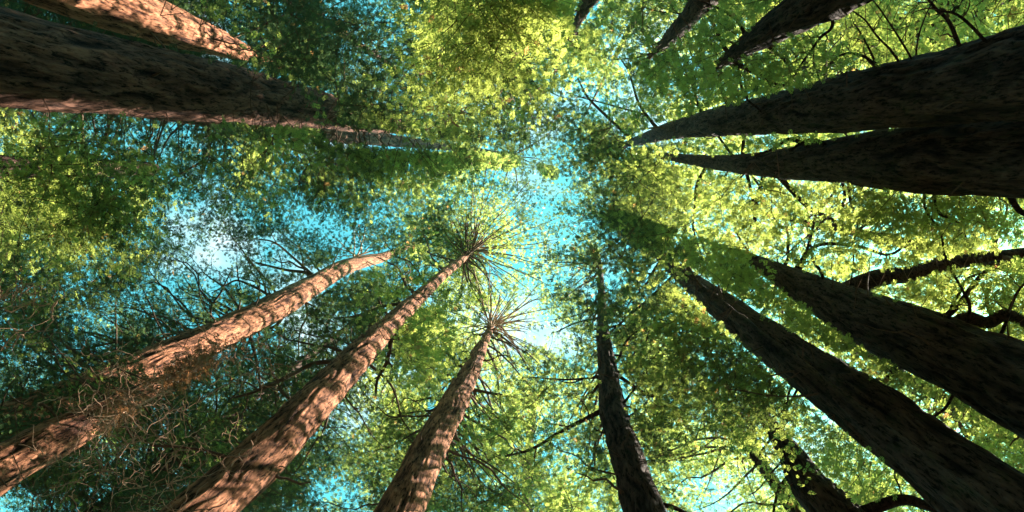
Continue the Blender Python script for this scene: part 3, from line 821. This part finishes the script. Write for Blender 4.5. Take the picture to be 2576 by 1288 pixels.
def eulers(X, Y, Z):                                  # XYZ euler angles of the frames with these axes
    return np.stack([np.arctan2(Y[:, 2], Z[:, 2]), -np.arcsin(np.clip(X[:, 2], -1, 1)), np.arctan2(X[:, 1], X[:, 0])], 1)
EU = eulers(SD, SDs, nrm); SHP = rng.integers(0, 4, ns)
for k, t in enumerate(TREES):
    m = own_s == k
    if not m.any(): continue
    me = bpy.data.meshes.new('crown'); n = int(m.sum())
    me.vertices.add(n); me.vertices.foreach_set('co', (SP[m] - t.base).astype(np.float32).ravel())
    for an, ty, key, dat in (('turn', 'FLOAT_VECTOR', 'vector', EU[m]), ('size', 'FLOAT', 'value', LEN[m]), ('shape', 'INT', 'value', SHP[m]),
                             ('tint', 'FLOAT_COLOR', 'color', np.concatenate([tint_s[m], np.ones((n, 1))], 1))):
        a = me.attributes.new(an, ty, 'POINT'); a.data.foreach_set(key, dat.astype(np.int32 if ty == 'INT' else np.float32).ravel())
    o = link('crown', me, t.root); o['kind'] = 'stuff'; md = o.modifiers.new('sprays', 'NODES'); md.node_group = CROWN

# twigs that carry the sprays, and a branch from the trunk to every bough
paths = []; who = []
for k in range(nb):
    t = TREES[own[k]]; c = start[k]; z = c[2] - min(dist[k] * .25, 4)
    z = min(max(z, 4), t.top - .3)
    q = np.array([np.interp(z, t.axis[:, 2], t.axis[:, 0]), np.interp(z, t.axis[:, 2], t.axis[:, 1]), z])
    if dist[k] < 10 and rng.random() < .8:
        paths.append(wiggle_path(q, c, 8, .14, rng.uniform(-.05, .1))); who.append(k)
clear = ~trunk_block(np.concatenate([p[2:] for p in paths])).reshape(len(paths), -1).any(1)
px0 = project(np.array([p[0] for p in paths])); px1 = project(np.array([p[-1] for p in paths]))
shortish = np.hypot(px0[0] - px1[0], px0[1] - px1[1]) < 330
for C, k, fine in zip(paths, who, clear & shortish):
    if fine:
        r0 = (.025 + .009 * dist[k]) * min(1, BC[k, 2] / 28); TREES[own[k]].tw.add(C, np.linspace(r0, .014, 8), 4)
tend = start[:, None, :] + td * tl[..., None]
tclear = ~(trunk_block(tend.reshape(-1, 3)) | trunk_block(((tend + start[:, None, :]) / 2).reshape(-1, 3))).reshape(nb, NT)
for k in range(nb):
    f = min(1, BC[k, 2] / 26)
    for j in range(0, NT, 3):
        if tclear[k, j]:
            TREES[own[k]].tw.add(wiggle_path(start[k], tend[k, j], 4, .15), np.linspace(.02, .007, 4) * f, 3)

# dead stubs and short snags on the big trunks
for t in TREES:
    if hasattr(t, 'bgtree'): continue
    z0, z1 = t.vis[0][2] * .8, t.vis[-1][2]
    for _ in range(26):
        z = z0 + (z1 - z0) * rng.random() ** .8; a_ = rng.uniform(0, 2 * math.pi)
        c = np.array([np.interp(z, t.axis[:, 2], t.axis[:, 0]), np.interp(z, t.axis[:, 2], t.axis[:, 1]), z]); r = np.interp(z, t.axis[:, 2], t.rad)
        d = np.array([math.cos(a_), math.sin(a_), rng.uniform(-.3, .5)]); L_ = rng.uniform(.12, .4) + rng.random() ** 4 * 1.4
        w_ = rng.uniform(.015, .045)
        t.tw.add(wiggle_path(c + d * r * .8, c + d * (r + L_), 6, .25), np.linspace(w_, w_ * .35, 6), 5)

# tangles of dead curly twigs catching the sun
def tangle(key, cx, cy, rx, ry, n, z0, z1, L0=60, L1=170, w=2.3, name='dead_twigs'):
    t = T[key]; tb = Tubes()
    for _ in range(n):
        x = cx + rng.normal(0, .5) * rx; y = cy + rng.normal(0, .5) * ry
        z = rng.uniform(z0, z1); p = at_height(x, y, z)
        L = rng.uniform(L0, L1) * z / FPX; m = 12
        d = rng.normal(0, 1, 3); d[2] *= .5; d /= np.linalg.norm(d); P = [p]
        for _i in range(m - 1):
            d = d + rng.normal(0, .42, 3); d /= np.linalg.norm(d); P.append(P[-1] + d * L / m)
        r = w * z / FPX / 2 * rng.uniform(.6, 1.3)
        P = np.array(P); tb.add(P, np.linspace(r, r * .4, m), 5)
        i = rng.integers(3, 8); d2 = rng.normal(0, 1, 3); Q = [P[i]]
        for _i in range(6):
            d2 = d2 / np.linalg.norm(d2) + rng.normal(0, .4, 3); d2 /= np.linalg.norm(d2); Q.append(Q[-1] + d2 * L * .07)
        tb.add(np.array(Q), np.linspace(r * .6, r * .3, 7), 4)
    tb.build(name, BARK_DEAD, t.root, t.base, 'stuff')
tangle('low_left', 330, 1020, 200, 110, 90, 8, 11)
tangle('low_left', 330, 1180, 260, 90, 90, 8, 11)
tangle('big_left', 1240, 180, 190, 110, 40, 12, 17, 40, 110, 3)
tangle('fork', 560, 900, 190, 60, 50, 12, 15, 40, 110, 2.6)
tangle('fork', 40, 770, 80, 100, 26, 11, 14, 60, 160, 3)
tangle('big_left', 1150, 275, 130, 25, 24, 14, 18, 30, 70, 2.6)
for t in TREES:
    t.tw.build('twigs', BARK_TWIG, t.root, t.base, 'stuff')
